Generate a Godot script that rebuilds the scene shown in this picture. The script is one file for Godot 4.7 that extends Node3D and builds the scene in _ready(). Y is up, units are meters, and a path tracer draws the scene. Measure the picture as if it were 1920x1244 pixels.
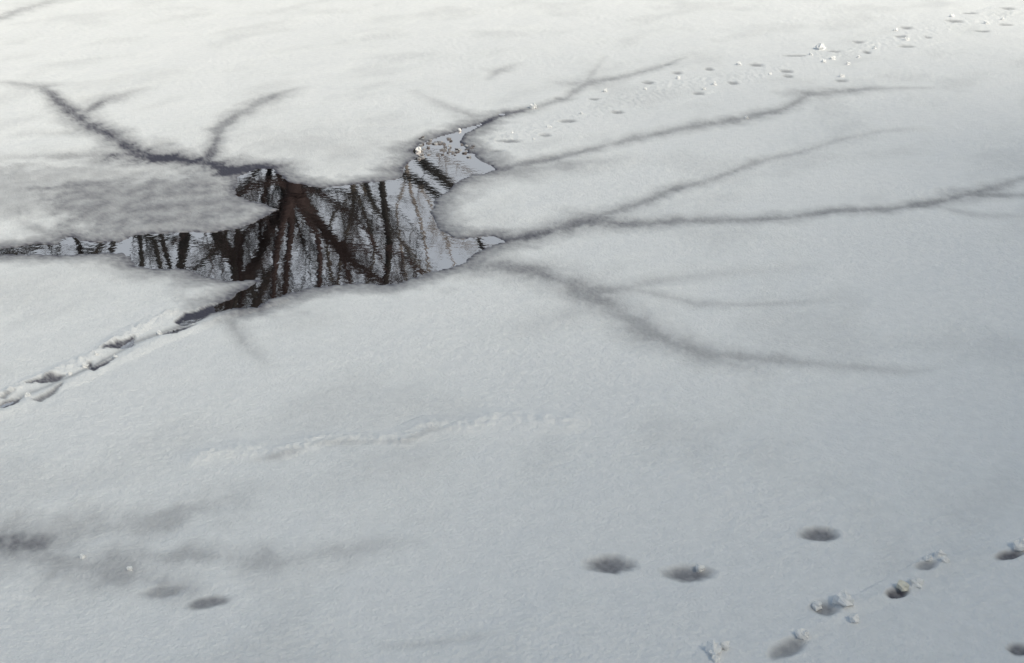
extends Node3D
# A snow-covered frozen pond with an open hole in the ice, seen from a bank about 3.5 m above it.
# Bare trees on the far bank (above the picture) are mirrored in the open water.

const EYE := 3.5                 # metres of the eye above the ice
const PITCH := 0.366             # radians the camera looks down
const FOCAL := 2600.0            # focal length in photograph pixels (1920 wide)
const SNOW := 0.016              # thickness of the snow above the water line
const SNOW_COLOR := Color(0.83, 0.835, 0.84)
const SLUSH_COLOR := Color(0.070, 0.068, 0.092)   # snow soaked through by pond water

var rng := RandomNumberGenerator.new()
var wobble := FastNoiseLite.new()
var grain := FastNoiseLite.new()
var drift := FastNoiseLite.new()
var rows := PackedFloat32Array()   # depth of every row of the snow's mesh
var cols := PackedFloat32Array()   # sideways slope of every column
var px := PackedFloat32Array()
var pz := PackedFloat32Array()
var high := PackedFloat32Array()   # height of the surface
var wet := PackedFloat32Array()    # how far the snow is soaked, or darkened for painted shade
var owner_of := PackedInt32Array() # which patch a vertex belongs to
var owner_w := PackedFloat32Array()
var patches: Array = []            # [name, label, category, group]
var used := {}
var snow_mat: StandardMaterial3D
var slush_mat: StandardMaterial3D
var clod_mat: StandardMaterial3D
var clod_meshes: Array = []
var bark_mat: StandardMaterial3D
var needle_mat: StandardMaterial3D


func _ready() -> void:
	rng.seed = 77
	var cam := Camera3D.new()
	cam.name = "camera"
	cam.position = Vector3(0, EYE, 0)
	cam.rotation = Vector3(-PITCH, 0, 0)
	cam.fov = rad_to_deg(2.0 * atan(622.0 / FOCAL))
	cam.near = 0.1
	cam.far = 900.0
	add_child(cam)
	cam.current = true

	var sky_mat := ProceduralSkyMaterial.new()
	sky_mat.sky_top_color = Color(0.49, 0.57, 0.65)
	sky_mat.sky_horizon_color = Color(0.86, 0.88, 0.89)
	sky_mat.sky_curve = 0.26
	sky_mat.ground_bottom_color = Color(0.6, 0.62, 0.64)
	sky_mat.ground_horizon_color = Color(0.75, 0.76, 0.76)
	sky_mat.sun_angle_max = 30.0
	sky_mat.sun_curve = 0.15
	var sky := Sky.new()
	sky.sky_material = sky_mat
	var env := Environment.new()
	env.background_mode = Environment.BG_SKY
	env.sky = sky
	env.tonemap_mode = Environment.TONE_MAPPER_LINEAR
	env.tonemap_exposure = 0.985
	env.sdfgi_enabled = true
	env.ssao_enabled = true
	env.ssil_enabled = true
	var we := WorldEnvironment.new()
	we.name = "world_environment"
	we.environment = env
	add_child(we)

	# the sun stands behind and to the right, veiled by thin cloud, over the spruces added behind the viewer
	var sun := DirectionalLight3D.new()
	sun.name = "sun"
	sun.light_color = Color(1.0, 0.97, 0.90)
	sun.light_energy = 1.5
	sun.light_angular_distance = 26.0
	sun.shadow_enabled = true
	sun.look_at_from_position(Vector3(12.0, 12, 11.6), Vector3.ZERO)
	add_child(sun)

	noises()
	materials()
	lay_grid()
	soak_cracks()
	open_hole()
	break_crust()
	press_footprints()
	build_snow()
	build_water()
	build_trees()
	build_added_spruces()
	scatter_lumps()


# ---------------------------------------------------------------- helpers

const ORDINALS := ["first", "second", "third", "fourth", "fifth", "sixth", "seventh", "eighth", "ninth", "tenth", "eleventh", "twelfth", "thirteenth", "fourteenth", "fifteenth", "sixteenth", "seventeenth", "eighteenth", "nineteenth", "twentieth"]

func ordinal(i: int) -> String:
	if i < 20:
		return ORDINALS[i]
	if (i + 1) % 10 == 0:
		return ["thirtieth", "fortieth", "fiftieth", "sixtieth"][(i + 1) / 10 - 3]
	return ["twenty-", "thirty-", "forty-", "fifty-"][(i + 1) / 10 - 2] + ORDINALS[(i + 1) % 10 - 1]


# points from left to right
func sorted_by_x(pts: Array) -> Array:
	pts.sort_custom(func(a, b): return a[0] < b[0])
	return pts


func noises() -> void:
	wobble.seed = 11; wobble.frequency = 2.3; wobble.fractal_octaves = 4
	grain.seed = 23; grain.frequency = 14.0; grain.fractal_octaves = 3
	drift.seed = 5; drift.frequency = 0.55; drift.fractal_octaves = 4


func numbered(called: String) -> String:
	if not used.has(called):
		used[called] = 0
		return called
	used[called] += 1
	return "%s_%03d" % [called, used[called]]


func tag(o: Node3D, label: String, category: String, group := "") -> void:
	o.set_meta("label", label)
	o.set_meta("category", category)
	if group != "":
		o.set_meta("group", group)


# where a point of the photograph lies on the snow
func ground(x: float, y: float) -> Vector3:
	var a := (622.0 - y) / FOCAL
	var up := a * cos(PITCH) - sin(PITCH)
	var ahead := a * sin(PITCH) + cos(PITCH)
	var t := (EYE - SNOW) / -up
	return Vector3((x - 960.0) / FOCAL * t, 0.0, -ahead * t)


# where a thing mirrored at that point of the photograph stands, at the given depth
func mirrored(x: float, y: float, depth: float) -> Vector3:
	var a := (622.0 - y) / FOCAL
	var up := a * cos(PITCH) - sin(PITCH)
	var ahead := a * sin(PITCH) + cos(PITCH)
	var t := depth / ahead
	return Vector3((x - 960.0) / FOCAL * t, -EYE - up * t, -depth)


func materials() -> void:
	var n := NoiseTexture2D.new()
	n.width = 1024; n.height = 1024; n.seamless = true
	var fn := FastNoiseLite.new()
	fn.seed = 3; fn.frequency = 0.05; fn.fractal_octaves = 5; fn.fractal_gain = 0.65
	n.noise = fn
	var tone := NoiseTexture2D.new()
	tone.width = 512; tone.height = 512; tone.seamless = true
	var tn := FastNoiseLite.new()
	tn.seed = 9; tn.frequency = 0.03; tn.fractal_octaves = 6; tn.fractal_gain = 0.6
	tone.noise = tn
	var ramp := Gradient.new()
	ramp.set_color(0, Color(0.95, 0.953, 0.956))
	ramp.set_color(1, Color(1.0, 1.0, 1.0))
	tone.color_ramp = ramp
	snow_mat = StandardMaterial3D.new()
	snow_mat.vertex_color_use_as_albedo = true
	snow_mat.albedo_texture = tone
	snow_mat.uv1_triplanar = true
	snow_mat.uv1_world_triplanar = true
	snow_mat.uv1_scale = Vector3(0.6, 0.6, 0.6)
	snow_mat.roughness = 0.7
	snow_mat.metallic_specular = 0.4
	snow_mat.heightmap_enabled = true
	snow_mat.heightmap_texture = n
	snow_mat.heightmap_scale = 0.6
	slush_mat = snow_mat.duplicate()
	slush_mat.roughness = 0.8
	slush_mat.metallic_specular = 0.3
	clod_mat = snow_mat.duplicate()
	clod_mat.vertex_color_use_as_albedo = false
	clod_mat.albedo_color = Color(0.985, 0.985, 0.985)
	clod_mat.uv1_scale = Vector3(3, 3, 3)


# ---------------------------------------------------------------- the snow's surface

func lay_grid() -> void:
	for d in [-260.0, -90.0, -35.0, -14.0, -6.0, -2.0, 0.0, 1.5, 3.0, 4.0, 4.5]:
		rows.append(d)
	var n := 580
	for i in n + 1:
		rows.append(EYE / tan(lerpf(0.640, 0.122, i / float(n))))
	for d in [29.5, 31.0, 33.0, 35.0, 38.0, 44.0, 60.0, 120.0, 320.0]:
		rows.append(d)
	var far_s := [0.5, 0.6, 0.8, 1.2, 2.0, 4.0, 10.0, 50.0]
	for i in range(far_s.size() - 1, -1, -1):
		cols.append(-far_s[i])
	var m := 820
	for j in m + 1:
		cols.append(lerpf(-0.47, 0.47, j / float(m)))
	for s in far_s:
		cols.append(s)
	var total := rows.size() * cols.size()
	px.resize(total); pz.resize(total); high.resize(total); wet.resize(total)
	owner_of.resize(total); owner_w.resize(total)
	owner_of.fill(-1)
	var k := 0
	for d in rows:
		var reach := maxf(d, 5.0)
		for s in cols:
			var x := s * reach
			px[k] = x
			pz[k] = -d
			var h := SNOW + 0.016 * drift.get_noise_2d(x, d) + 0.006 * wobble.get_noise_2d(x * 0.8, d * 0.8)
			if d > 4.0 and d < 29.0:   # wind crust here, smooth snow there
				var crust := smoothstep(-0.15, 0.35, drift.get_noise_2d(x * 0.7 + 40.0, d * 0.7))
				h = maxf(h, 0.008) + 0.005 * (0.3 + 0.65 * crust) * grain.get_noise_2d(x * 0.9, d * 1.3)
			if d > 32.0:
				h += 0.7 * smoothstep(34.0, 60.0, d) + 0.5 * smoothstep(40.0, 120.0, d) * (1.0 + drift.get_noise_2d(x * 0.1, d * 0.1))
			elif d < 4.2:
				h += 1.9 * (1.0 - smoothstep(0.6, 4.2, d))
			h += 1.3 * smoothstep(12.5, 17.0, x - 0.2 * maxf(d, 0.0)) * smoothstep(0.0, 6.0, d)
			high[k] = h
			if d > 4.0 and d < 30.0:   # the snow is damp in long uneven streaks
				var damp := smoothstep(0.0, 0.55, wobble.get_noise_2d(x * 0.28 - d * 0.12 + 70.0, d * 0.16 + x * 0.05))
				wet[k] = 0.10 * damp * (1.0 + 0.5 * grain.get_noise_2d(x, d))
			k += 1


# runs F(k, x, z) over the vertices inside a box of the ground
func over(x0: float, x1: float, z0: float, z1: float, f: Callable) -> void:
	var r0 := maxi(0, rows.bsearch(-z1) - 1)
	var r1 := mini(rows.size() - 1, rows.bsearch(-z0) + 1)
	var w := cols.size()
	for r in range(r0, r1 + 1):
		var reach := maxf(rows[r], 5.0)
		var c0 := maxi(0, cols.bsearch(x0 / reach) - 1)
		var c1 := mini(w - 1, cols.bsearch(x1 / reach) + 1)
		for c in range(c0, c1 + 1):
			var k := r * w + c
			f.call(k, px[k], pz[k])


func patch(called: String, label: String, category: String, group := "") -> int:
	patches.append([called, label, category, group])
	return patches.size() - 1


func claim(k: int, id: int, w: float) -> void:
	if w > owner_w[k] and w > 0.04:
		owner_w[k] = w
		owner_of[k] = id


# one soaked crack or painted shade mark: points are [x, y, half width, how soaked], measured on the photograph
func vein(id: int, pts: Array, dip := 0.009, ragged := 0.55, wide := 1.35) -> void:
	for i in pts.size() - 1:
		var p: Array = pts[i]
		var q: Array = pts[i + 1]
		var a := ground(p[0], p[1])
		var b := ground(q[0], q[1])
		var dir := Vector2(q[0] - p[0], q[1] - p[1]).normalized()
		var side := Vector2(-dir.y, dir.x)
		var ga := Vector2(a.x, a.z)
		var gb := Vector2(b.x, b.z)
		var along := (gb - ga).normalized()
		var ea := ground(p[0] + side.x * 10.0, p[1] + side.y * 10.0) - a
		var eb := ground(q[0] + side.x * 10.0, q[1] + side.y * 10.0) - b
		var ha: float = maxf(0.012, p[2] * wide * absf(Vector2(ea.x, ea.z).cross(along)) * 0.1)
		var hb: float = maxf(0.012, q[2] * wide * absf(Vector2(eb.x, eb.z).cross(along)) * 0.1)
		var reach := maxf(ha, hb) * 2.3
		var length := maxf(0.001, ga.distance_to(gb))
		over(minf(ga.x, gb.x) - reach, maxf(ga.x, gb.x) + reach, minf(ga.y, gb.y) - reach, maxf(ga.y, gb.y) + reach, func(k: int, x: float, z: float):
			var v := Vector2(x, z) - ga
			var t := clampf(v.dot(along) / length, 0.0, 1.0)
			var h := lerpf(ha, hb, t)
			var off := (v - along * (t * length)).length() / h
			if off > 2.2:
				return
			off += ragged * wobble.get_noise_2d(x * 1.4 + id * 7.0, z * 0.8) + 0.22 * grain.get_noise_2d(x, z * 0.5)
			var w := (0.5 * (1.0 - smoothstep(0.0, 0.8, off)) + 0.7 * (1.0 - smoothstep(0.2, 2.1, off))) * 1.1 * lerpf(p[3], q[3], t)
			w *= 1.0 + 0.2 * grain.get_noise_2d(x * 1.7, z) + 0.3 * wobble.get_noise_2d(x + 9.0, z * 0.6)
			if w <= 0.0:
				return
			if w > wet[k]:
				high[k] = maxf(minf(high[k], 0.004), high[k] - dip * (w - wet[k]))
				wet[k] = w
			claim(k, id, w))


# a broad patch of soaked snow with a soft uneven border
func wash(id: int, pts: Array, soak: float, soft: float) -> void:
	var poly := outline(pts)
	var box := box_of(poly).grow(soft * 2.0)
	over(box.position.x, box.end.x, box.position.y, box.end.y, func(k: int, x: float, z: float):
		var sd := outline_distance(Vector2(x, z), poly) + soft * (1.2 * wobble.get_noise_2d(x, z * 0.7) + 0.4 * grain.get_noise_2d(x, z * 0.6))
		var w := soak * (1.0 - smoothstep(-soft, soft, sd)) * (1.0 + 0.35 * wobble.get_noise_2d(x * 2.0, z * 1.4) + 0.12 * grain.get_noise_2d(x * 1.5, z))
		if w > wet[k]:
			wet[k] = w
		claim(k, id, w))


func soak_cracks() -> void:
	var g := "soaked cracks that run out from the open water"
	var c := "slush crack"
	var id := patch("slush_patch", "wide grey tongue of soaked snow tapering into the open water from the left", "slush patch")
	wash(id, [[-90, 312], [60, 308], [200, 306], [380, 318], [446, 340], [505, 378], [530, 390], [440, 432], [250, 444], [140, 440], [50, 412], [-90, 404]], 0.38, 0.34)
	wash(id, [[40, 350], [200, 335], [380, 330], [446, 345], [505, 378], [530, 390], [440, 432], [250, 444], [140, 436], [70, 395]], 0.62, 0.26)
	id = patch("slush_patch", "broad pale grey wash of damp snow just above the open water", "slush patch")
	vein(id, [[480, 250, 30, 0.08], [560, 270, 34, 0.14], [660, 285, 34, 0.14], [740, 290, 24, 0.08]], 0.001, 0.6)
	id = patch("shade_streak", "thin dark soaked streak cutting the picture's top left corner", "slush streak")
	vein(id, [[-20, 40, 6, 0.3], [30, 22, 5, 0.3], [80, 8, 5, 0.25], [140, -8, 5, 0.2]], 0.004, 0.8)
	id = patch("shade_band", "thick dark soaked crack that comes down from the upper left corner to the open water", c, g)
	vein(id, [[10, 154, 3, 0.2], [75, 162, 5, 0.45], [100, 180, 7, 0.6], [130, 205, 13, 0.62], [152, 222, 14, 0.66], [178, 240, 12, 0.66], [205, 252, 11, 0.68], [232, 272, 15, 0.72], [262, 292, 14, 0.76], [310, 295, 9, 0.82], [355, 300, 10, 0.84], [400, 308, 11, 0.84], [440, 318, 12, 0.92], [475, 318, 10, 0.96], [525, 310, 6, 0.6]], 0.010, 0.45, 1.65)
	id = patch("shade_band", "short faint soaked spur forking up right from the thick upper left crack", c, g)
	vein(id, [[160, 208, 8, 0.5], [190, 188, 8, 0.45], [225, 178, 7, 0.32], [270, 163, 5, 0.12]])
	id = patch("shade_band", "thin pale horizontal soaked line joining the thick upper left crack from the left", c, g)
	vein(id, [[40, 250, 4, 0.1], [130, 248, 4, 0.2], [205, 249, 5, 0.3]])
	id = patch("shade_band", "thin soaked line along the top of the grey snow tongue at the left edge", c, g)
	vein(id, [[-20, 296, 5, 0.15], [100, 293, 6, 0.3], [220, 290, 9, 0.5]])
	id = patch("shade_band", "soft grey soaked crack rising from the upper left end of the water toward the top", c, g)
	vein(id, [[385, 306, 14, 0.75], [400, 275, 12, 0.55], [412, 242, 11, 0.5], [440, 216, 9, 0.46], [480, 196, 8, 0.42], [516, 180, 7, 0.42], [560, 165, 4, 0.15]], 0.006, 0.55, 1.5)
	id = patch("shade_band", "faint soaked spur above the right lobe of the water, running up left", c, g)
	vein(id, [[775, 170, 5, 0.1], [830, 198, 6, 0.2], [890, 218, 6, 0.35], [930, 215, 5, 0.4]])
	id = patch("shade_band", "soaked crack leaving the top of the right lobe beside the trampled trail", c, g)
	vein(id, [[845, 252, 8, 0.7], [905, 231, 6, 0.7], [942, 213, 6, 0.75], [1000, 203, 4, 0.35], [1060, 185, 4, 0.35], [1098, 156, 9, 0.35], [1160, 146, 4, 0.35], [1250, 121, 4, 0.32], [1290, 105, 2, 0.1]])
	id = patch("shade_band", "tiny faint soaked fork pointing up from the crack beside the trampled trail", c, g)
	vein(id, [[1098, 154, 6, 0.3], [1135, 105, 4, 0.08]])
	id = patch("shade_band", "faint isolated soaked streak near the top, above the crack beside the trail", c, g)
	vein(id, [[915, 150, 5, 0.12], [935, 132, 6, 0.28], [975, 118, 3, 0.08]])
	id = patch("shade_band", "long thin soaked crack curving from the right lobe toward the upper right", c, g)
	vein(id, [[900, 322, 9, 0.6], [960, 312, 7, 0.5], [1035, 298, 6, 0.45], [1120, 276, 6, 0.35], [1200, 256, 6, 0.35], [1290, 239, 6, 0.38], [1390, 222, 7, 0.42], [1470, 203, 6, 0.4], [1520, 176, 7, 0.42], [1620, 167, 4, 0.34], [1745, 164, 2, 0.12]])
	id = patch("shade_band", "broad faint band of painted shade just under the long thin upper right crack", c, g)
	vein(id, [[860, 340, 10, 0.4], [960, 322, 12, 0.35], [1060, 310, 12, 0.3], [1170, 298, 8, 0.1]], 0.003)  # a wide band of shadow, painted into the snow's colour
	id = patch("shade_band", "thin soaked crack climbing to the right from the junction east of the water", c, g)
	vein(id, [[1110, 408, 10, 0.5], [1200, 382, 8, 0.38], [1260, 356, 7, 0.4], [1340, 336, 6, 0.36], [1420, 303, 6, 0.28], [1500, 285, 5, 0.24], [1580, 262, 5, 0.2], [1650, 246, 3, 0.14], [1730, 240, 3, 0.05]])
	id = patch("shade_band", "long soaked crack running right from the water's east tip to the picture's right edge", c, g)
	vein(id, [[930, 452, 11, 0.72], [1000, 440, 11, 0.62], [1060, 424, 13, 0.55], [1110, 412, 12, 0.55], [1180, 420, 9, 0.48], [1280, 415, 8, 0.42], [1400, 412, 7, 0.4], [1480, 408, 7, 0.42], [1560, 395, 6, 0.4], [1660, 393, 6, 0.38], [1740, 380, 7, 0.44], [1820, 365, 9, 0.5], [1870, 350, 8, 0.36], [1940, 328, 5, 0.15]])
	id = patch("shade_band", "short soaked fork at the right edge, ending the long crack", c, g)
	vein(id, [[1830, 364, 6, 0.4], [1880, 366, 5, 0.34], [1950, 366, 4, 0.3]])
	id = patch("shade_band", "very faint soaked line below the long crack at the right edge", c, g)
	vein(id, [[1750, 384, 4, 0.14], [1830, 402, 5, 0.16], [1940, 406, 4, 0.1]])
	id = patch("shade_band", "broad blurred soaked crack sweeping down right from the water's lower right corner", c, g)
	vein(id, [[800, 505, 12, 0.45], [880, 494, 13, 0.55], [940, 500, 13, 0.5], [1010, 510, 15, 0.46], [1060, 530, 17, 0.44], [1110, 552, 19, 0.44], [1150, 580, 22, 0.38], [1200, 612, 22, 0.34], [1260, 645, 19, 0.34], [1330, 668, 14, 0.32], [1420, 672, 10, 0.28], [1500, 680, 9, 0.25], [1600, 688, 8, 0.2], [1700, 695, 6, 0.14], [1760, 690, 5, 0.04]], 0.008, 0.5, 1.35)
	id = patch("shade_band", "faint soaked spur rising right from the broad lower right crack", c, g)
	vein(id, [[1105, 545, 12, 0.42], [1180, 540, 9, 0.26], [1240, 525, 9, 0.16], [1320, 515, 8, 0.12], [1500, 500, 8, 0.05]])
	id = patch("shade_band", "faint soaked line sagging to the right above the broad lower right crack", c, g)
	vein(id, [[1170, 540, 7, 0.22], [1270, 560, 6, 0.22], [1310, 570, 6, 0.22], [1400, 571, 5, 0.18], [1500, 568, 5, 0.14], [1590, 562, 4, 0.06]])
	id = patch("shade_band", "pale blurred soaked spur at the foot of the broad lower right crack", c, g)
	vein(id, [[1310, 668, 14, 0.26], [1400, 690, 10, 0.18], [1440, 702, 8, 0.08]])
	id = patch("shade_band", "very pale soaked smear left of the broad lower right crack", c, g)
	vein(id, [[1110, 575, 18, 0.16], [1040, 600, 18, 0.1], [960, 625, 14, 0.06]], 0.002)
	id = patch("shade_band", "short blurred soaked spur going down from the water's lower left corner", c, g)
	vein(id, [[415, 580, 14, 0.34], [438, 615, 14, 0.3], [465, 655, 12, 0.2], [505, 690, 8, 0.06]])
	id = patch("shade_band", "grey soaked band under the left arm of the water", c, g)
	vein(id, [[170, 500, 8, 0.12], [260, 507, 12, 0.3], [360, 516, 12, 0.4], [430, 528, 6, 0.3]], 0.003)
	id = patch("shade_band", "thin soaked line running left from the left arm of water to the edge", c, g)
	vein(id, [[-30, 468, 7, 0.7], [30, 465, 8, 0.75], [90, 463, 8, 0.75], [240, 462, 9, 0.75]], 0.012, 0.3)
	id = patch("shade_band", "soft soaked spur over the left arm of water, near the left edge", c, g)
	vein(id, [[15, 400, 8, 0.12], [60, 425, 9, 0.3], [110, 445, 8, 0.42]])
	var h := "mottled soaked streaks in the lower left"
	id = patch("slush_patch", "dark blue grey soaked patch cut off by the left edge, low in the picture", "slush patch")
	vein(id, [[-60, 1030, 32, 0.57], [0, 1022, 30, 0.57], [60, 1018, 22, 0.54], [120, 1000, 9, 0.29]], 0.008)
	id = patch("shade_streak", "mottled soaked streak slanting up right from the dark patch at the lower left", "slush streak", h)
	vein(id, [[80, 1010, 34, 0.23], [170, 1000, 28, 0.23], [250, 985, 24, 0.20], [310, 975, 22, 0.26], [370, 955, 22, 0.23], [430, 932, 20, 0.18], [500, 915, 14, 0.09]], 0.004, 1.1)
	id = patch("shade_streak", "mottled soaked streak slanting down right below the dark patch at the lower left", "slush streak", h)
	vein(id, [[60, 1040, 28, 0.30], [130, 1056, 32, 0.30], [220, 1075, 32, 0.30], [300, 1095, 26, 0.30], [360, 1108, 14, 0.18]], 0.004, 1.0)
	id = patch("shade_streak", "long level mottled soaked streak right of the lower left dark patch", "slush streak", h)
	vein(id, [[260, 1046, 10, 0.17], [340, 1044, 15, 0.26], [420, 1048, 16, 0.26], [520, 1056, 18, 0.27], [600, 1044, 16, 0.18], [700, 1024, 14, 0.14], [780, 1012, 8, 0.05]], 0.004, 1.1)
	id = patch("shade_streak", "small pale soaked streak near the bottom edge, left of the middle", "slush streak", h)
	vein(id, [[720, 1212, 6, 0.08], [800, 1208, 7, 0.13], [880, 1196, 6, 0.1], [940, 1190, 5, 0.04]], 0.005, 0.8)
	id = patch("shade_streak", "faint grey painted shade under the left part of the low ridge mid picture", "slush streak", "grey shade painted along the low ridge")
	vein(id, [[470, 866, 3, 0.05], [520, 858, 5, 0.26], [560, 846, 4, 0.1]], 0.004, 0.7)  # the ridge's shade, painted as darker snow along its foot
	id = patch("shade_streak", "faint grey painted shade under the middle of the low ridge mid picture", "slush streak", "grey shade painted along the low ridge")
	vein(id, [[580, 838, 3, 0.06], [620, 833, 4, 0.2], [690, 832, 4, 0.12], [760, 832, 4, 0.18], [810, 808, 4, 0.2], [860, 808, 3, 0.06]], 0.004, 0.7)  # more of the ridge's shade, put into the colour
	id = patch("shade_band", "thin dark crack stringing together the crust gaps at the lower left", "slush crack")
	vein(id, [[436, 574, 5, 0.7], [400, 588, 4, 0.6], [330, 612, 3, 0.4], [250, 640, 3, 0.35], [180, 684, 3, 0.4], [110, 716, 3, 0.3], [0, 758, 3, 0.3]], 0.01, 0.5)


# signed distance to a closed outline on the ground: negative inside
func outline_distance(p: Vector2, poly: PackedVector2Array) -> float:
	var best := 1e9
	var inside := false
	var b := poly[poly.size() - 1]
	for a in poly:
		var e := b - a
		var w := p - a
		var q := w - e * clampf(w.dot(e) / e.length_squared(), 0.0, 1.0)
		best = minf(best, q.length_squared())
		if (a.y > p.y) != (b.y > p.y) and p.x < (b.x - a.x) * (p.y - a.y) / (b.y - a.y) + a.x:
			inside = not inside
		b = a
	return -sqrt(best) if inside else sqrt(best)


func outline(pts: Array) -> PackedVector2Array:
	var out := PackedVector2Array()
	for p in pts:
		var v := ground(p[0], p[1])
		out.append(Vector2(v.x, v.z))
	return out


func box_of(poly: PackedVector2Array) -> Rect2:
	var r := Rect2(poly[0], Vector2.ZERO)
	for p in poly:
		r = r.expand(p)
	return r


var shore := PackedVector2Array()

func open_hole() -> void:
	var top := [[-40, 467], [40, 461], [70, 455], [108, 456], [118, 446], [130, 441], [150, 451], [228, 451], [250, 440], [290, 437], [350, 434], [400, 433], [440, 428], [480, 415], [510, 398], [524, 390], [500, 380], [470, 373], [446, 364], [445, 352], [450, 340], [444, 330], [462, 324], [484, 316], [508, 315], [522, 326], [540, 339], [570, 345], [600, 350], [640, 347], [700, 339], [745, 336], [760, 326], [754, 316], [772, 302], [788, 290], [776, 281], [790, 269], [820, 257], [850, 249], [880, 237]]
	var right := [[902, 231], [872, 248], [862, 262], [872, 277], [895, 298], [912, 305], [926, 315], [905, 322], [880, 325], [852, 339], [835, 354], [815, 370], [805, 390], [808, 410], [828, 434], [855, 446], [880, 445], [925, 442], [941, 450], [905, 461], [882, 475], [868, 489], [840, 499]]
	var bottom := [[802, 506], [780, 515], [742, 527], [712, 530], [680, 525], [640, 529], [580, 535], [545, 546], [520, 556], [500, 562], [478, 575], [455, 578], [436, 574], [424, 562], [460, 541], [496, 520], [460, 522], [430, 523], [382, 515], [365, 505], [335, 498], [290, 500], [258, 495], [245, 481], [235, 470], [150, 472], [100, 475], [50, 472], [-40, 475]]
	shore = outline(top + right + bottom)
	var box := box_of(shore).grow(0.7)
	over(box.position.x, box.end.x, box.position.y, box.end.y, func(k: int, x: float, z: float):
		var sd := outline_distance(Vector2(x, z), shore)
		if sd > 0.6:
			return
		sd += 0.02 * grain.get_noise_2d(x * 0.8, z * 0.4) + 0.03 * wobble.get_noise_2d(x * 1.5, z)
		var edge := smoothstep(-0.03, 0.02, sd)   # a wet shelf of slush, then the snow
		high[k] = lerpf(-0.06, lerpf(0.004, high[k], smoothstep(0.02, 0.26, sd)), edge)
		var soak := 0.72 * (1.0 - smoothstep(0.0, 0.46 + 0.3 * wobble.get_noise_2d(x, z), sd)) + 0.2 * (1.0 - smoothstep(0.0, 0.1, sd))
		wet[k] = maxf(wet[k], soak * (1.0 + 0.3 * grain.get_noise_2d(x, z))))


# gaps where the crust has broken along the crack to the lower left, and low ridges
func gap(id: int, pts: Array, soak: float, depth := 0.013) -> void:
	var poly := outline(pts)
	var box := box_of(poly).grow(0.12)
	over(box.position.x, box.end.x, box.position.y, box.end.y, func(k: int, x: float, z: float):
		var sd := outline_distance(Vector2(x, z), poly) + 0.012 * grain.get_noise_2d(x * 1.5, z)
		var w := 1.0 - smoothstep(-0.012, 0.022, sd)
		if w <= 0.0:
			return
		high[k] -= depth * w
		wet[k] = maxf(wet[k], 1.15 * soak * w * (1.0 + 0.25 * grain.get_noise_2d(x * 2.0, z * 2.0)))
		claim(k, id, w + 0.5))


func ridge(pts: Array, width: float, rise: float, rough := 0.5) -> void:
	for i in pts.size() - 1:
		var a := ground(pts[i][0], pts[i][1])
		var b := ground(pts[i + 1][0], pts[i + 1][1])
		var ga := Vector2(a.x, a.z)
		var e := Vector2(b.x, b.z) - ga
		over(minf(a.x, b.x) - width, maxf(a.x, b.x) + width, minf(a.z, b.z) - width, maxf(a.z, b.z) + width, func(k: int, x: float, z: float):
			var v := Vector2(x, z) - ga
			var off := (v - e * clampf(v.dot(e) / e.length_squared(), 0.0, 1.0)).length() / width
			if off > 1.0:
				return
			var want := SNOW + rise * (1.0 - smoothstep(0.0, 1.0, off)) * (1.0 + rough * (wobble.get_noise_2d(x * 3.0, z * 3.0) + grain.get_noise_2d(x, z)))
			if high[k] > 0.0:
				high[k] = maxf(high[k], want))


func break_crust() -> void:
	var g := "gaps in the broken crust along the lower left crack"
	ridge([[330, 582], [240, 622], [170, 668], [100, 698], [0, 742]], 0.09, 0.015, 1.3)
	ridge([[520, 562], [440, 585], [370, 612], [290, 640], [215, 678], [120, 722], [0, 775]], 0.08, 0.010)
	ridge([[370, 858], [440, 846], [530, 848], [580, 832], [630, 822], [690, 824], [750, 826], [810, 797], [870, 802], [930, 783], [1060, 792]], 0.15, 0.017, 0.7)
	ridge([[930, 262], [1030, 238], [1130, 205], [1270, 158], [1400, 145], [1540, 110], [1700, 70], [1920, 20]], 0.6, 0.005, 2.0)
	ridge([[1330, 1236], [1440, 1205], [1560, 1160], [1640, 1120], [1740, 1065], [1830, 1045], [1930, 1020]], 0.07, 0.004, 1.2)
	var id := patch("crust_gap", "dark gap in the crust next below the water's lower left corner, longest of the crack", "crust gap", g)
	gap(id, [[326, 603], [346, 588], [372, 582], [392, 572], [428, 561], [436, 573], [400, 585], [370, 600], [342, 608]], 0.95)
	id = patch("crust_gap", "thin sliver of a gap under the longest gap of the lower left crack", "crust gap", g)
	gap(id, [[300, 626], [326, 616], [366, 609], [330, 626]], 0.8)
	id = patch("crust_gap", "wedge shaped gap halfway along the lower left crack", "crust gap", g)
	gap(id, [[188, 655], [205, 646], [232, 638], [250, 629], [247, 648], [222, 651]], 0.8)
	id = patch("crust_gap", "V shaped dark gap in the lower left crack beside white crumbs", "crust gap", g)
	gap(id, [[164, 680], [170, 679], [176, 688], [212, 672], [200, 684], [176, 696], [168, 692]], 0.85)
	id = patch("crust_gap", "flat grey gap near the left end of the lower left crack, upper one", "crust gap", g)
	gap(id, [[46, 720], [75, 709], [92, 703], [120, 703], [108, 713], [78, 717]], 0.75)
	id = patch("crust_gap", "thin curved gap near the left end of the lower left crack, lower one", "crust gap", g)
	gap(id, [[60, 751], [85, 740], [116, 719], [98, 740], [74, 752]], 0.65)
	id = patch("crust_gap", "greenish gap at the very left edge, last of the lower left crack", "crust gap", g)
	gap(id, [[-10, 762], [6, 752], [38, 745], [30, 757], [8, 764]], 0.75)
	id = patch("crust_gap", "hairline gap at the left edge above the last gap of the crack", "crust gap", g)
	gap(id, [[-10, 747], [26, 734], [10, 746]], 0.5)


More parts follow.
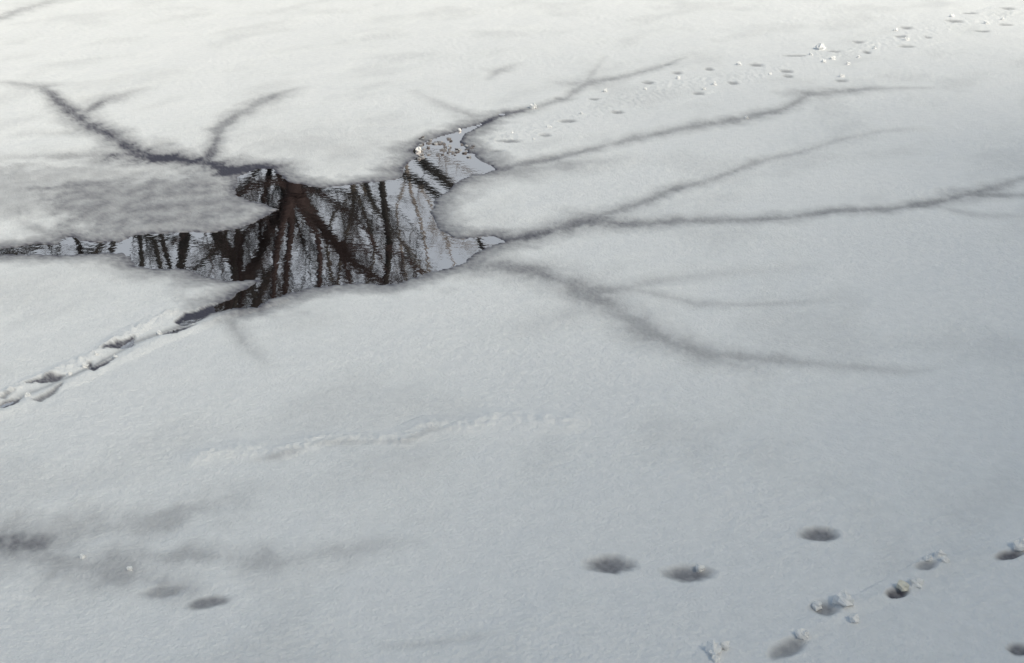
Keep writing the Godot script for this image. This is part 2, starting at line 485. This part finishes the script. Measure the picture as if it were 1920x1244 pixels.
# a footprint: an oval hollow with a soaked floor and a little pushed-up rim
func footprint(label: String, x: float, y: float, rx: float, ry: float, soak: float, group: String, depth := 0.016, slant := 0.0) -> void:
	var id := patch("footprint", label, "footprint", group)
	var c := ground(x, y)
	var mx := absf(ground(x + rx, y).x - c.x)
	var mz := absf(ground(x, y + ry).z - c.z)
	var far := maxf(mx, mz) * 1.9
	var turn := ground(x + 20.0, y - 20.0 * slant) - c
	var axis := Vector2(turn.x, turn.z).normalized() if slant != 0.0 else Vector2(1, 0)
	over(c.x - far, c.x + far, c.z - far, c.z + far, func(k: int, vx: float, vz: float):
		var v := Vector2(vx - c.x, vz - c.z)
		var off := Vector2(v.dot(axis) / mx, v.cross(axis) / mz).length()
		off += 0.2 * wobble.get_noise_2d(vx * 3.0 + x, vz * 3.0) + 0.1 * grain.get_noise_2d(vx, vz + y)
		var w := 1.0 - smoothstep(0.35, 1.3, off)
		var damp := 1.0 - smoothstep(0.45, 1.4, off)
		var rim := smoothstep(0.9, 1.3, off) * (1.0 - smoothstep(1.3, 1.8, off))
		high[k] += -depth * w + depth * 0.12 * rim
		if w > 0.0:
			wet[k] = maxf(wet[k], 1.2 * soak * damp * (1.0 + 0.18 * grain.get_noise_2d(vx * 1.3, vz * 1.3)))
			claim(k, id, w + 0.3))


func press_footprints() -> void:
	var g := "footprints crossing the lower right"
	footprint("large dark oval footprint, leftmost of the row at the lower right", 1145, 1057, 44, 17, 0.62, g)
	footprint("large dark oval footprint with a white crumb on its far rim, second in the row", 1290, 1073, 44, 16, 0.6, g)
	footprint("dark oval footprint standing alone above the crumb strewn track at the lower right", 1537, 1001, 36, 12, 0.62, g)
	footprint("round grey footprint between two white snow lumps on the lower right track", 1546, 1141, 26, 15, 0.48, g, 0.016)
	footprint("small footprint with a yellowish lump and black hollow on the lower right track", 1682, 1112, 26, 8, 0.75, g, 0.022, 0.3)
	footprint("shallow footprint behind three small white lumps on the lower right track", 1738, 1060, 26, 8, 0.48, g, 0.014, 0.4)
	footprint("footprint cut by the right edge beside a white lump, topmost of the lower right track", 1895, 1042, 32, 7, 0.72, g, 0.02, 0.3)
	footprint("long slanting grey scuff with a white lump at its head, near the bottom edge", 1478, 1215, 46, 12, 0.48, g, 0.014, 0.55)
	footprint("dark footprint at the right edge, in the bottom corner", 1912, 1220, 22, 12, 0.65, g)
	g = "footprints in the lower left streaks"
	footprint("grey soaked footprint in the lower left, upper one of the pair", 310, 1108, 44, 13, 0.42, g, 0.005, 0.15)
	footprint("dark soaked footprint in the lower left, lower one of the pair", 390, 1128, 40, 11, 0.55, g, 0.005, 0.2)
	g = "small prints in the trampled trail across the upper right"
	var nth := 0
	for p in sorted_by_x([[955, 265, 22, 3], [1022, 254, 10, 3], [1065, 228, 15, 3], [1158, 211, 12, 3], [1048, 185, 11, 3], [1035, 297, 8, 2], [930, 284, 14, 3], [942, 212, 9, 3], [1250, 121, 8, 2], [1330, 130, 8, 3], [1215, 155, 10, 3], [1375, 156, 9, 3], [1418, 122, 12, 3], [1475, 134, 11, 3], [1490, 104, 18, 1.5], [1478, 143, 9, 3], [1565, 97, 11, 2], [1625, 98, 7, 3], [1578, 151, 11, 2], [1610, 79, 12, 2], [1690, 69, 11, 2], [1700, 52, 11, 3], [1700, 87, 14, 2], [1740, 70, 6, 2], [1790, 40, 14, 3], [1842, 59, 14, 2], [1820, 25, 14, 1.5], [1890, 16, 13, 2], [1885, 46, 12, 2], [1115, 186, 10, 2], [1310, 175, 12, 2], [1270, 137, 10, 2]]):
		nth += 1
		footprint(ordinal(nth - 1) + " small dark dent from the left in the trampled snow trail", p[0], p[1], p[2] * 1.1, p[3] * 0.8 + 0.4, 0.46, g, 0.012)


# the surface becomes one mesh for the snow and one for each soaked crack, gap and footprint
func build_snow() -> void:
	var w := cols.size()
	var h := rows.size()
	var normal := PackedVector3Array()
	normal.resize(w * h)
	for r in h:
		var ra := maxi(r - 1, 0) * w
		var rb := mini(r + 1, h - 1) * w
		for c in w:
			var ca := maxi(c - 1, 0)
			var cb := mini(c + 1, w - 1)
			var k := r * w
			var u := Vector3(px[k + cb] - px[k + ca], high[k + cb] - high[k + ca], 0.0)
			var v := Vector3(px[rb + c] - px[ra + c], high[rb + c] - high[ra + c], pz[rb + c] - pz[ra + c])
			normal[k + c] = u.cross(v).normalized()
	var lists: Array = []
	for i in patches.size() + 1:
		lists.append(PackedInt32Array())
	for r in h - 1:
		for c in w - 1:
			var k := r * w + c
			if high[k] < -0.05 and high[k + 1] < -0.05 and high[k + w] < -0.05 and high[k + w + 1] < -0.05:
				continue
			var o := owner_of[k]
			if o < 0 or owner_of[k + 1] != o:
				o = maxi(o, owner_of[k + w + 1])
			lists[o + 1].append(k)
	for i in lists.size():
		if lists[i].is_empty():
			continue
		var remap := PackedInt32Array()
		var seen := {}
		var vs := PackedVector3Array()
		var ns := PackedVector3Array()
		var cs := PackedColorArray()
		var ix := PackedInt32Array()
		var first: int = lists[i][lists[i].size() / 2]
		var origin := Vector3(px[first], 0, pz[first]) if i > 0 else Vector3.ZERO
		if i == 0:
			remap.resize(w * h)
			remap.fill(-1)
		for k in lists[i]:
			var quad := [k, k + 1, k + w, k + w + 1]
			var id := [0, 0, 0, 0]
			for q in 4:
				var n: int = quad[q]
				var at: int = remap[n] if i == 0 else seen.get(n, -1)
				if at < 0:
					at = vs.size()
					if i == 0:
						remap[n] = at
					else:
						seen[n] = at
					vs.append(Vector3(px[n], high[n], pz[n]) - origin)
					ns.append(normal[n])
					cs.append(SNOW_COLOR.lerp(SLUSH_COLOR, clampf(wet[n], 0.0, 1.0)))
				id[q] = at
			ix.append_array(PackedInt32Array([id[0], id[2], id[1], id[1], id[2], id[3]]))
		var arrays := []
		arrays.resize(Mesh.ARRAY_MAX)
		arrays[Mesh.ARRAY_VERTEX] = vs
		arrays[Mesh.ARRAY_NORMAL] = ns
		arrays[Mesh.ARRAY_COLOR] = cs
		arrays[Mesh.ARRAY_INDEX] = ix
		var mesh := ArrayMesh.new()
		mesh.add_surface_from_arrays(Mesh.PRIMITIVE_TRIANGLES, arrays)
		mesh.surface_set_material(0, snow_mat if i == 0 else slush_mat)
		var o := MeshInstance3D.new()
		o.mesh = mesh
		o.position = origin
		if i == 0:
			o.name = numbered("snow")
			o.set_meta("kind", "structure")
			o.set_meta("label", "white snow lying on the frozen pond around the open water")
		else:
			var p: Array = patches[i - 1]
			o.name = numbered(p[0])
			tag(o, p[1], p[2], p[3])
		add_child(o, true)


func build_water() -> void:
	var m := StandardMaterial3D.new()
	m.albedo_color = Color(0.91, 0.88, 0.87)
	m.metallic = 1.0
	m.roughness = 0.02
	var n := NoiseTexture2D.new()
	n.width = 512; n.height = 512; n.seamless = true
	var fn := FastNoiseLite.new()
	fn.seed = 41; fn.frequency = 0.035; fn.fractal_octaves = 3
	n.noise = fn
	m.heightmap_enabled = true
	m.heightmap_texture = n
	m.heightmap_scale = 0.015
	m.uv1_triplanar = true
	m.uv1_world_triplanar = true
	m.uv1_scale = Vector3(0.5, 0.5, 0.5)
	var p := PlaneMesh.new()
	p.size = Vector2(14, 11)
	p.material = m
	var o := MeshInstance3D.new()
	o.name = "water"
	o.mesh = p
	o.position = Vector3(-3, 0, -12.5)
	o.set_meta("kind", "structure")
	o.set_meta("label", "still dark open water in the melted hole, mirroring bare trees")
	add_child(o, true)


# ---------------------------------------------------------------- trees on the far bank

func tube(st: SurfaceTool, pts: PackedVector3Array, radii: PackedFloat32Array, sides: int) -> void:
	var rings: Array = []
	for i in pts.size():
		var d := (pts[mini(i + 1, pts.size() - 1)] - pts[maxi(i - 1, 0)]).normalized()
		var u := d.cross(Vector3(0.3, 0.1, 0.95)).normalized()
		var v := d.cross(u)
		var ring := PackedVector3Array()
		for s in sides:
			var a := TAU * s / sides
			ring.append(pts[i] + (u * cos(a) + v * sin(a)) * radii[i])
		rings.append(ring)
	for i in pts.size() - 1:
		for s in sides:
			var t := (s + 1) % sides
			for q in [rings[i][s], rings[i + 1][s], rings[i + 1][t], rings[i][s], rings[i + 1][t], rings[i][t]]:
				st.add_vertex(q)


func commit(st: SurfaceTool, called: String, m: Material, parent: Node3D) -> MeshInstance3D:
	st.generate_normals()
	var o := MeshInstance3D.new()
	o.name = called
	o.mesh = st.commit()
	o.material_override = m
	parent.add_child(o, true)
	return o


func twig_tree(st: SurfaceTool, from: Vector3, dir: Vector3, length: float, r: float, level: int) -> void:
	var pts := PackedVector3Array([from])
	var rad := PackedFloat32Array([r])
	var p := from
	var d := dir
	for i in 3:
		d = (d + Vector3(rng.randf_range(-1, 1), rng.randf_range(-0.6, 0.8), rng.randf_range(-1, 1)) * 0.32).normalized()
		p += d * length / 3.0
		pts.append(p)
		rad.append(r * (1.0 - 0.27 * (i + 1)))
		if level > 0:
			for n in 2:
				var out := (d + Vector3(rng.randf_range(-1, 1), rng.randf_range(-0.3, 0.7), rng.randf_range(-1, 1)) * 0.9).normalized()
				twig_tree(st, p, out, length * rng.randf_range(0.45, 0.75), r * 0.62, level - 1)
	tube(st, pts, rad, 3)


# limbs are [[x, y, width] ...] where their mirror images lie on the photograph, at DEPTH metres
func tree(label: String, bark: Material, depth: float, limbs: Array, twigs: int, level: int) -> void:
	var f: Array = limbs[0][0]
	var fork := mirrored(f[0], f[1], depth)
	var base := Vector3(fork.x + rng.randf_range(-0.5, 0.5), 0.1, -depth)
	var t := Node3D.new()
	t.name = numbered("bare_tree")
	t.position = base
	tag(t, label, "tree", "bare trees on the far bank")
	add_child(t, true)
	var scale := (depth + 13.0) / 2600.0 * 0.5
	var st := SurfaceTool.new()
	st.begin(Mesh.PRIMITIVE_TRIANGLES)
	var r0: float = f[2] * scale
	var mid := (fork - base) * 0.5 + Vector3(rng.randf_range(-0.15, 0.15), 0, 0)
	tube(st, PackedVector3Array([Vector3(0, -0.4, 0), Vector3(0, 0.3, 0), mid, fork - base]), PackedFloat32Array([r0 * 2.2, r0 * 1.6, r0 * 1.25, r0]), 9)
	commit(st, "trunk", bark, t)
	var tw := SurfaceTool.new()
	tw.begin(Mesh.PRIMITIVE_TRIANGLES)
	for limb in limbs:
		var pts := PackedVector3Array()
		var rad := PackedFloat32Array()
		var lean := rng.randf_range(-1.0, 1.0)
		for i in limb.size():
			var q: Array = limb[i]
			pts.append(mirrored(q[0], q[1], depth + lean * 0.35 * i) - base)
			rad.append(q[2] * scale)
		var n := pts.size()
		var on := (pts[n - 1] - pts[n - 2]).normalized()
		for i in 3:   # the limb goes on upward into the crown
			on = (on + Vector3(rng.randf_range(-0.3, 0.3), 0.2, rng.randf_range(-0.3, 0.3))).normalized()
			pts.append(pts[pts.size() - 1] + on * 0.9)
			rad.append(rad[rad.size() - 1] * 0.68)
		var ls := SurfaceTool.new()
		ls.begin(Mesh.PRIMITIVE_TRIANGLES)
		tube(ls, pts, rad, 7)
		commit(ls, "limb", bark, t)
		for i in twigs:
			var at := rng.randf_range(0.3, pts.size() - 1.01)
			var a := int(at)
			var p := pts[a].lerp(pts[a + 1], at - a)
			var d := (pts[a + 1] - pts[a]).normalized()
			var side := -1.0 if rng.randf() < 0.5 else 1.0
			var out := (d * 0.8 + Vector3(side * rng.randf_range(0.3, 1.0), rng.randf_range(-0.1, 0.6), rng.randf_range(-0.6, 0.6))).normalized()
			twig_tree(tw, p, out, rng.randf_range(0.5, 1.3), rng.randf_range(0.014, 0.028), level)
	var o := commit(tw, "twigs", bark, t)
	o.set_meta("kind", "stuff")


func build_trees() -> void:
	var red := StandardMaterial3D.new()
	red.albedo_color = Color(Color(0.009, 0.0026, 0.0036).linear_to_srgb(), 1.0)
	red.roughness = 0.9
	var dark := StandardMaterial3D.new()
	dark.albedo_color = Color(Color(0.006, 0.0055, 0.006).linear_to_srgb(), 1.0)
	dark.roughness = 0.9
	var grey := StandardMaterial3D.new()
	grey.albedo_color = Color(Color(0.022, 0.019, 0.016).linear_to_srgb(), 1.0)
	grey.roughness = 0.9
	tree("dark red bare tree fanning out from one fork, mirrored mid water", red, 37.0, [
		[[552, 362, 24], [530, 392, 20], [508, 425, 15], [492, 465, 14], [470, 500, 14], [452, 525, 12]],
		[[545, 372, 16], [532, 410, 12], [518, 470, 10], [512, 550, 9]],
		[[545, 380, 14], [546, 430, 10], [538, 490, 10], [534, 550, 8]],
		[[555, 378, 12], [578, 415, 9], [596, 445, 8], [600, 490, 8], [598, 530, 7]],
		[[562, 365, 18], [592, 412, 17], [626, 452, 15], [662, 492, 14], [705, 520, 11]],
		[[560, 352, 12], [600, 362, 8], [640, 388, 9], [668, 412, 7], [690, 436, 6]],
		[[548, 352, 16], [522, 338, 14], [495, 345, 10], [470, 352, 8]],
		[[520, 402, 10], [480, 412, 9], [455, 440, 8], [448, 500, 10]],
		[[630, 452, 8], [690, 470, 7], [722, 462, 6], [760, 482, 8], [786, 508, 7]],
		[[600, 440, 7], [640, 480, 8], [655, 525, 6]]], 18, 2)
	tree("grey brown bushy bare tree, mirrored behind the upright black stem", grey, 44.0, [
		[[660, 330, 8], [664, 380, 7], [652, 430, 6], [640, 480, 6], [632, 540, 5]],
		[[676, 340, 7], [700, 390, 6], [742, 440, 6], [776, 480, 5], [800, 520, 4]],
		[[664, 350, 6], [690, 420, 6], [704, 470, 5], [690, 530, 5]],
		[[664, 360, 6], [626, 400, 6], [612, 450, 5], [620, 520, 5]]], 12, 2)
	var pale := StandardMaterial3D.new()
	pale.albedo_color = Color(Color(0.11, 0.10, 0.095).linear_to_srgb(), 1.0)
	pale.roughness = 0.9
	tree("pale grey bare tree of fine twigs, mirrored at the right of the water", pale, 52.0, [
		[[760, 300, 6], [770, 360, 5], [790, 420, 5], [800, 480, 4]],
		[[764, 320, 5], [800, 370, 4], [830, 430, 4], [850, 490, 3]],
		[[764, 330, 5], [742, 390, 4], [750, 450, 4], [760, 510, 3]],
		[[770, 280, 5], [820, 290, 4], [860, 310, 4], [900, 330, 3]],
		[[800, 420, 4], [840, 450, 4], [900, 460, 3]]], 10, 2)
	tree("dark bushy bare tree with many thin stems, mirrored at the left end", dark, 35.0, [
		[[120, 440, 9], [100, 452, 8], [60, 466, 7], [20, 478, 6]],
		[[140, 440, 8], [146, 455, 8], [150, 475, 8]],
		[[200, 440, 8], [190, 455, 9], [176, 478, 9]],
		[[230, 435, 9], [214, 452, 9], [205, 478, 8]],
		[[245, 430, 7], [262, 450, 8], [266, 500, 7]],
		[[250, 430, 8], [290, 455, 8], [300, 500, 7]],
		[[90, 445, 8], [50, 456, 9], [0, 462, 8]]], 14, 2)
	tree("dark tangled bare tree, mirrored in the upper left lobe of the open water", dark, 38.0, [
		[[500, 300, 9], [480, 322, 8], [462, 345, 7], [450, 370, 6]],
		[[505, 300, 9], [504, 325, 8], [500, 350, 8], [492, 380, 7]],
		[[510, 300, 9], [524, 330, 8], [530, 360, 8]],
		[[515, 300, 8], [556, 344, 8], [600, 352, 7], [640, 358, 6]]], 20, 2)
	tree("black bare tree with crossed limbs, mirrored in the left arm of the open water", dark, 40.0, [
		[[345, 425, 17], [346, 450, 17], [341, 480, 15], [336, 510, 12]],
		[[400, 425, 16], [412, 450, 20], [432, 482, 19], [458, 525, 16]],
		[[428, 425, 9], [418, 450, 11], [396, 478, 10], [372, 496, 8]],
		[[446, 420, 10], [444, 460, 12], [440, 520, 12]],
		[[300, 430, 9], [306, 460, 7], [318, 500, 8]],
		[[270, 440, 8], [296, 448, 9], [330, 446, 8]],
		[[484, 490, 16], [462, 525, 24], [444, 560, 26], [428, 590, 20]],
		[[508, 500, 10], [494, 540, 14], [474, 580, 14]]], 10, 1)
	tree("slim straight bare tree, mirrored as the upright black stem right of the middle", dark, 39.0, [
		[[714, 325, 9], [718, 365, 10], [724, 410, 11], [730, 455, 11], [727, 500, 10], [722, 540, 9]],
		[[684, 340, 7], [694, 368, 7], [712, 402, 6]]], 3, 1)
	tree("leaning bare tree with two parallel stems, mirrored in the right lobe of the water", dark, 42.0, [
		[[776, 288, 12], [800, 312, 16], [822, 328, 17], [852, 356, 14]],
		[[740, 322, 11], [780, 338, 14], [800, 350, 13], [830, 376, 10]]], 1, 0)


# ---------------------------------------------------------------- loose snow lumps

func lump_mesh(variant: int) -> ArrayMesh:
	var n := FastNoiseLite.new()
	n.seed = 100 + variant; n.frequency = 0.9; n.fractal_octaves = 3
	var st := SurfaceTool.new()
	st.begin(Mesh.PRIMITIVE_TRIANGLES)
	var a := 6
	var b := 8
	for i in a:
		for j in b:
			var quad: Array = []
			for q in [[i, j], [i, j + 1], [i + 1, j], [i + 1, j + 1]]:
				var th: float = PI * q[0] / a
				var ph: float = TAU * (q[1] % b) / b
				var d := Vector3(sin(th) * cos(ph), cos(th), sin(th) * sin(ph))
				var r := 1.0 + 0.75 * n.get_noise_3dv(d * 1.4) + 0.2 * n.get_noise_3dv(d * 4.0)
				quad.append(d * r * Vector3(1.0, 0.8, 0.9))
			for q in [0, 1, 2, 1, 3, 2]:
				st.set_smooth_group(-1)
				st.add_vertex(quad[q])
	st.generate_normals()
	return st.commit()


func lump(x: float, y: float, size: float, label: String, group: String, m: Material = clod_mat, called := "snow_lump", category := "snow lump", y0 := 0.004, flat := 1.0, lift := 0.4) -> void:
	var c := ground(x, y)
	var slant := Vector3(c.x, EYE, c.z).length()
	var r := size * 0.5 * slant / FOCAL
	var o := MeshInstance3D.new()
	o.name = numbered(called)
	o.mesh = clod_meshes[rng.randi() % clod_meshes.size()]
	o.material_override = m
	var floor_y := y0
	var row := clampi(rows.bsearch(-c.z), 0, rows.size() - 1)
	var col := clampi(cols.bsearch(c.x / maxf(-c.z, 5.0)), 0, cols.size() - 1)
	floor_y = maxf(floor_y, high[row * cols.size() + col])
	o.position = Vector3(c.x, floor_y + r * lift, c.z)
	o.rotation = Vector3(rng.randf_range(-0.4, 0.4), rng.randf_range(0, TAU), rng.randf_range(-0.4, 0.4))
	o.scale = Vector3(r, r * flat, r)
	tag(o, label, category, group)
	add_child(o, true)


# unseen spruces added behind and right of the viewer for shade: they keep sun and sky off the near snow
func added_spruce(x: float, z: float, tall: float, label: String) -> void:
	var t := Node3D.new()
	t.name = numbered("added_spruce")
	t.position = Vector3(x, 1.3, z)
	tag(t, label, "tree", "unseen spruces added for shade")
	add_child(t, true)
	var st := SurfaceTool.new()
	st.begin(Mesh.PRIMITIVE_TRIANGLES)
	tube(st, PackedVector3Array([Vector3(0, -0.8, 0), Vector3(0, tall * 0.5, 0), Vector3(0, tall, 0)]), PackedFloat32Array([tall * 0.018, tall * 0.011, 0.01]), 8)
	commit(st, "trunk", bark_mat, t)
	var n := SurfaceTool.new()
	n.begin(Mesh.PRIMITIVE_TRIANGLES)
	var y := tall * 0.14
	while y < tall * 0.98:
		var reach := (tall - y) * 0.24 + 0.15
		var count := int(6 + reach * 2.0)
		var turn := rng.randf() * TAU
		for i in count:
			var a := turn + TAU * (i + rng.randf() * 0.5) / count
			var out := Vector3(cos(a), -0.22 - rng.randf() * 0.2, sin(a)).normalized()
			var r := reach * rng.randf_range(0.75, 1.1)
			var flat := Vector3(-sin(a), 0, cos(a))
			for k in 7:   # sprays of needles along the branch
				var p := Vector3(0, y, 0) + out * r * (0.15 + 0.13 * k)
				var w := r * 0.26 * (1.0 - k * 0.09)
				for side in [-1.0, 1.0]:
					n.add_vertex(p)
					n.add_vertex(p + flat * side * w + out * w * 0.9 + Vector3(0, rng.randf_range(-0.2, 0.05), 0))
					n.add_vertex(p + out * w * 0.75 + Vector3(0, rng.randf_range(-0.1, 0.08), 0))
		y += 0.32 + 0.02 * tall * 0.3
	commit(n, "crown", needle_mat, t).set_meta("kind", "stuff")


func build_added_spruces() -> void:
	rng.seed = 19
	bark_mat = StandardMaterial3D.new()
	bark_mat.albedo_color = Color(0.28, 0.22, 0.18)
	bark_mat.roughness = 0.95
	needle_mat = StandardMaterial3D.new()
	needle_mat.albedo_color = Color(0.18, 0.26, 0.17)
	needle_mat.roughness = 0.9
	needle_mat.cull_mode = BaseMaterial3D.CULL_DISABLED
	# an unseen belt of spruces, added to shade the near snow, the sun low over it
	for i in 15:
		var u := -15.0 + 2.3 * i
		var off := 2.6 * (i % 2)
		added_spruce(14.0 - 0.7 * u + 0.7 * off, 8.2 + 0.71 * u + 0.7 * off, 18.2 + 5.0 * rng.randf() + off * 0.6, "tall dark conifer added unseen behind the viewer to shade the near snow")


func scatter_lumps() -> void:
	rng.seed = 31
	for v in 6:
		clod_meshes.append(lump_mesh(v))
	var tan_mat := clod_mat.duplicate()
	tan_mat.albedo_color = Color(0.92, 0.91, 0.86)
	var ice_mat := clod_mat.duplicate()
	ice_mat.albedo_color = Color(0.52, 0.50, 0.50)
	ice_mat.roughness = 0.3
	var slush_lump_mat := ice_mat.duplicate()
	slush_lump_mat.albedo_color = Color(0.70, 0.70, 0.71)
	var g := "white snow lumps kicked out along the lower right track"
	lump(1532, 1136, 20, "small white snow lump on the left rim of the round grey footprint", g)
	lump(1582, 1133, 36, "largest white snow lump of the lower right track, on the round grey footprint's right rim", g)
	lump(1692, 1104, 22, "yellowish snow lump in the small black hollow on the lower right track", g, tan_mat)
	lump(1719, 1098, 24, "white snow lump just right of the yellowish one", g)
	lump(1741, 1048, 16, "small white lump, left of the three behind the shallow footprint", g)
	lump(1762, 1042, 22, "larger white lump, top of the three behind the shallow footprint", g)
	lump(1772, 1054, 16, "small white lump, right of the three behind the shallow footprint", g)
	lump(1914, 1030, 28, "white snow lump at the right edge, in the topmost footprint of the track", g)
	lump(1505, 1194, 24, "flat white lump at the head of the long slanting scuff", g)
	lump(1602, 1166, 20, "small flattened lump below the largest lump of the track", g)
	lump(1338, 1224, 30, "bright white lump at the bottom edge, left one of the cluster", g)
	lump(1358, 1216, 22, "white lump at the bottom edge, right one of the cluster", g)
	lump(1342, 1238, 20, "small white lump at the bottom edge, lowest of the cluster", g)
	lump(1312, 1066, 18, "white crumb on the far rim of the second large footprint", g)
	lump(155, 1048, 11, "white crumb below the dark patch at the lower left edge, left one", "white crumbs in the lower left")
	lump(243, 1069, 11, "white crumb in the lower left streaks, right one", "white crumbs in the lower left")
	g = "snow lumps thrown up along the trampled trail across the upper right"
	var nth := 0
	lump(1540, 93, 18, "largest heap of white snow on the trampled trail at the upper right", g)
	lump(1400, 221, 8, "single white crumb lying on the long thin upper right crack", g)
	lump(785, 281, 13, "bright white crumb at the upper left rim of the water's right lobe", g)
	lump(1000, 203, 14, "white lump on the crack beside the trail, nearest the water", g)
	for p in sorted_by_x([[1030, 240, 14], [1135, 172, 13], [1272, 148, 14], [1385, 122, 16], [1340, 160, 16], [1562, 112, 16], [1680, 58, 12], [1700, 76, 13], [1850, 45, 13], [1578, 144, 14], [862, 243, 10], [1590, 122, 12], [1640, 92, 12], [1785, 32, 13], [1545, 118, 14], [1445, 140, 10], [1320, 168, 12], [1210, 168, 10], [1090, 215, 10], [1880, 38, 10], [1520, 104, 12], [1610, 108, 10], [1000, 262, 8], [960, 250, 9]]):
		nth += 1
		lump(p[0], p[1], p[2] * 0.65, ordinal(nth - 1) + " small white lump from the left along the trampled snow trail", g)
	g = "white crumbs on the lower left crack"
	nth = 0
	for p in sorted_by_x([[158, 688, 12], [52, 744, 11], [298, 624, 10], [216, 672, 8], [180, 668, 8], [130, 702, 9]]):
		nth += 1
		lump(p[0], p[1], p[2], ordinal(nth - 1) + " white crust crumb from the left along the lower left crack", g)
	g = "ice crumbs floating in the right lobe of the open water"
	var spots: Array = []
	for i in 58:
		var t := rng.randf()
		spots.append([lerpf(792, 880, t) + rng.randf_range(-14, 14), lerpf(290, 260, rng.randf()) + rng.randf_range(-6, 6) + 12.0 * t - 10.0 * t])
	nth = 0
	for p in sorted_by_x(spots):
		nth += 1
		lump(p[0], p[1], rng.randf_range(4, 9), ordinal(nth - 1) + " ice crumb from the left, floating in the water's right lobe", g, ice_mat if rng.randf() < 0.6 else slush_lump_mat, "ice_crumb", "ice crumb", 0.001, 0.5, 0.2)
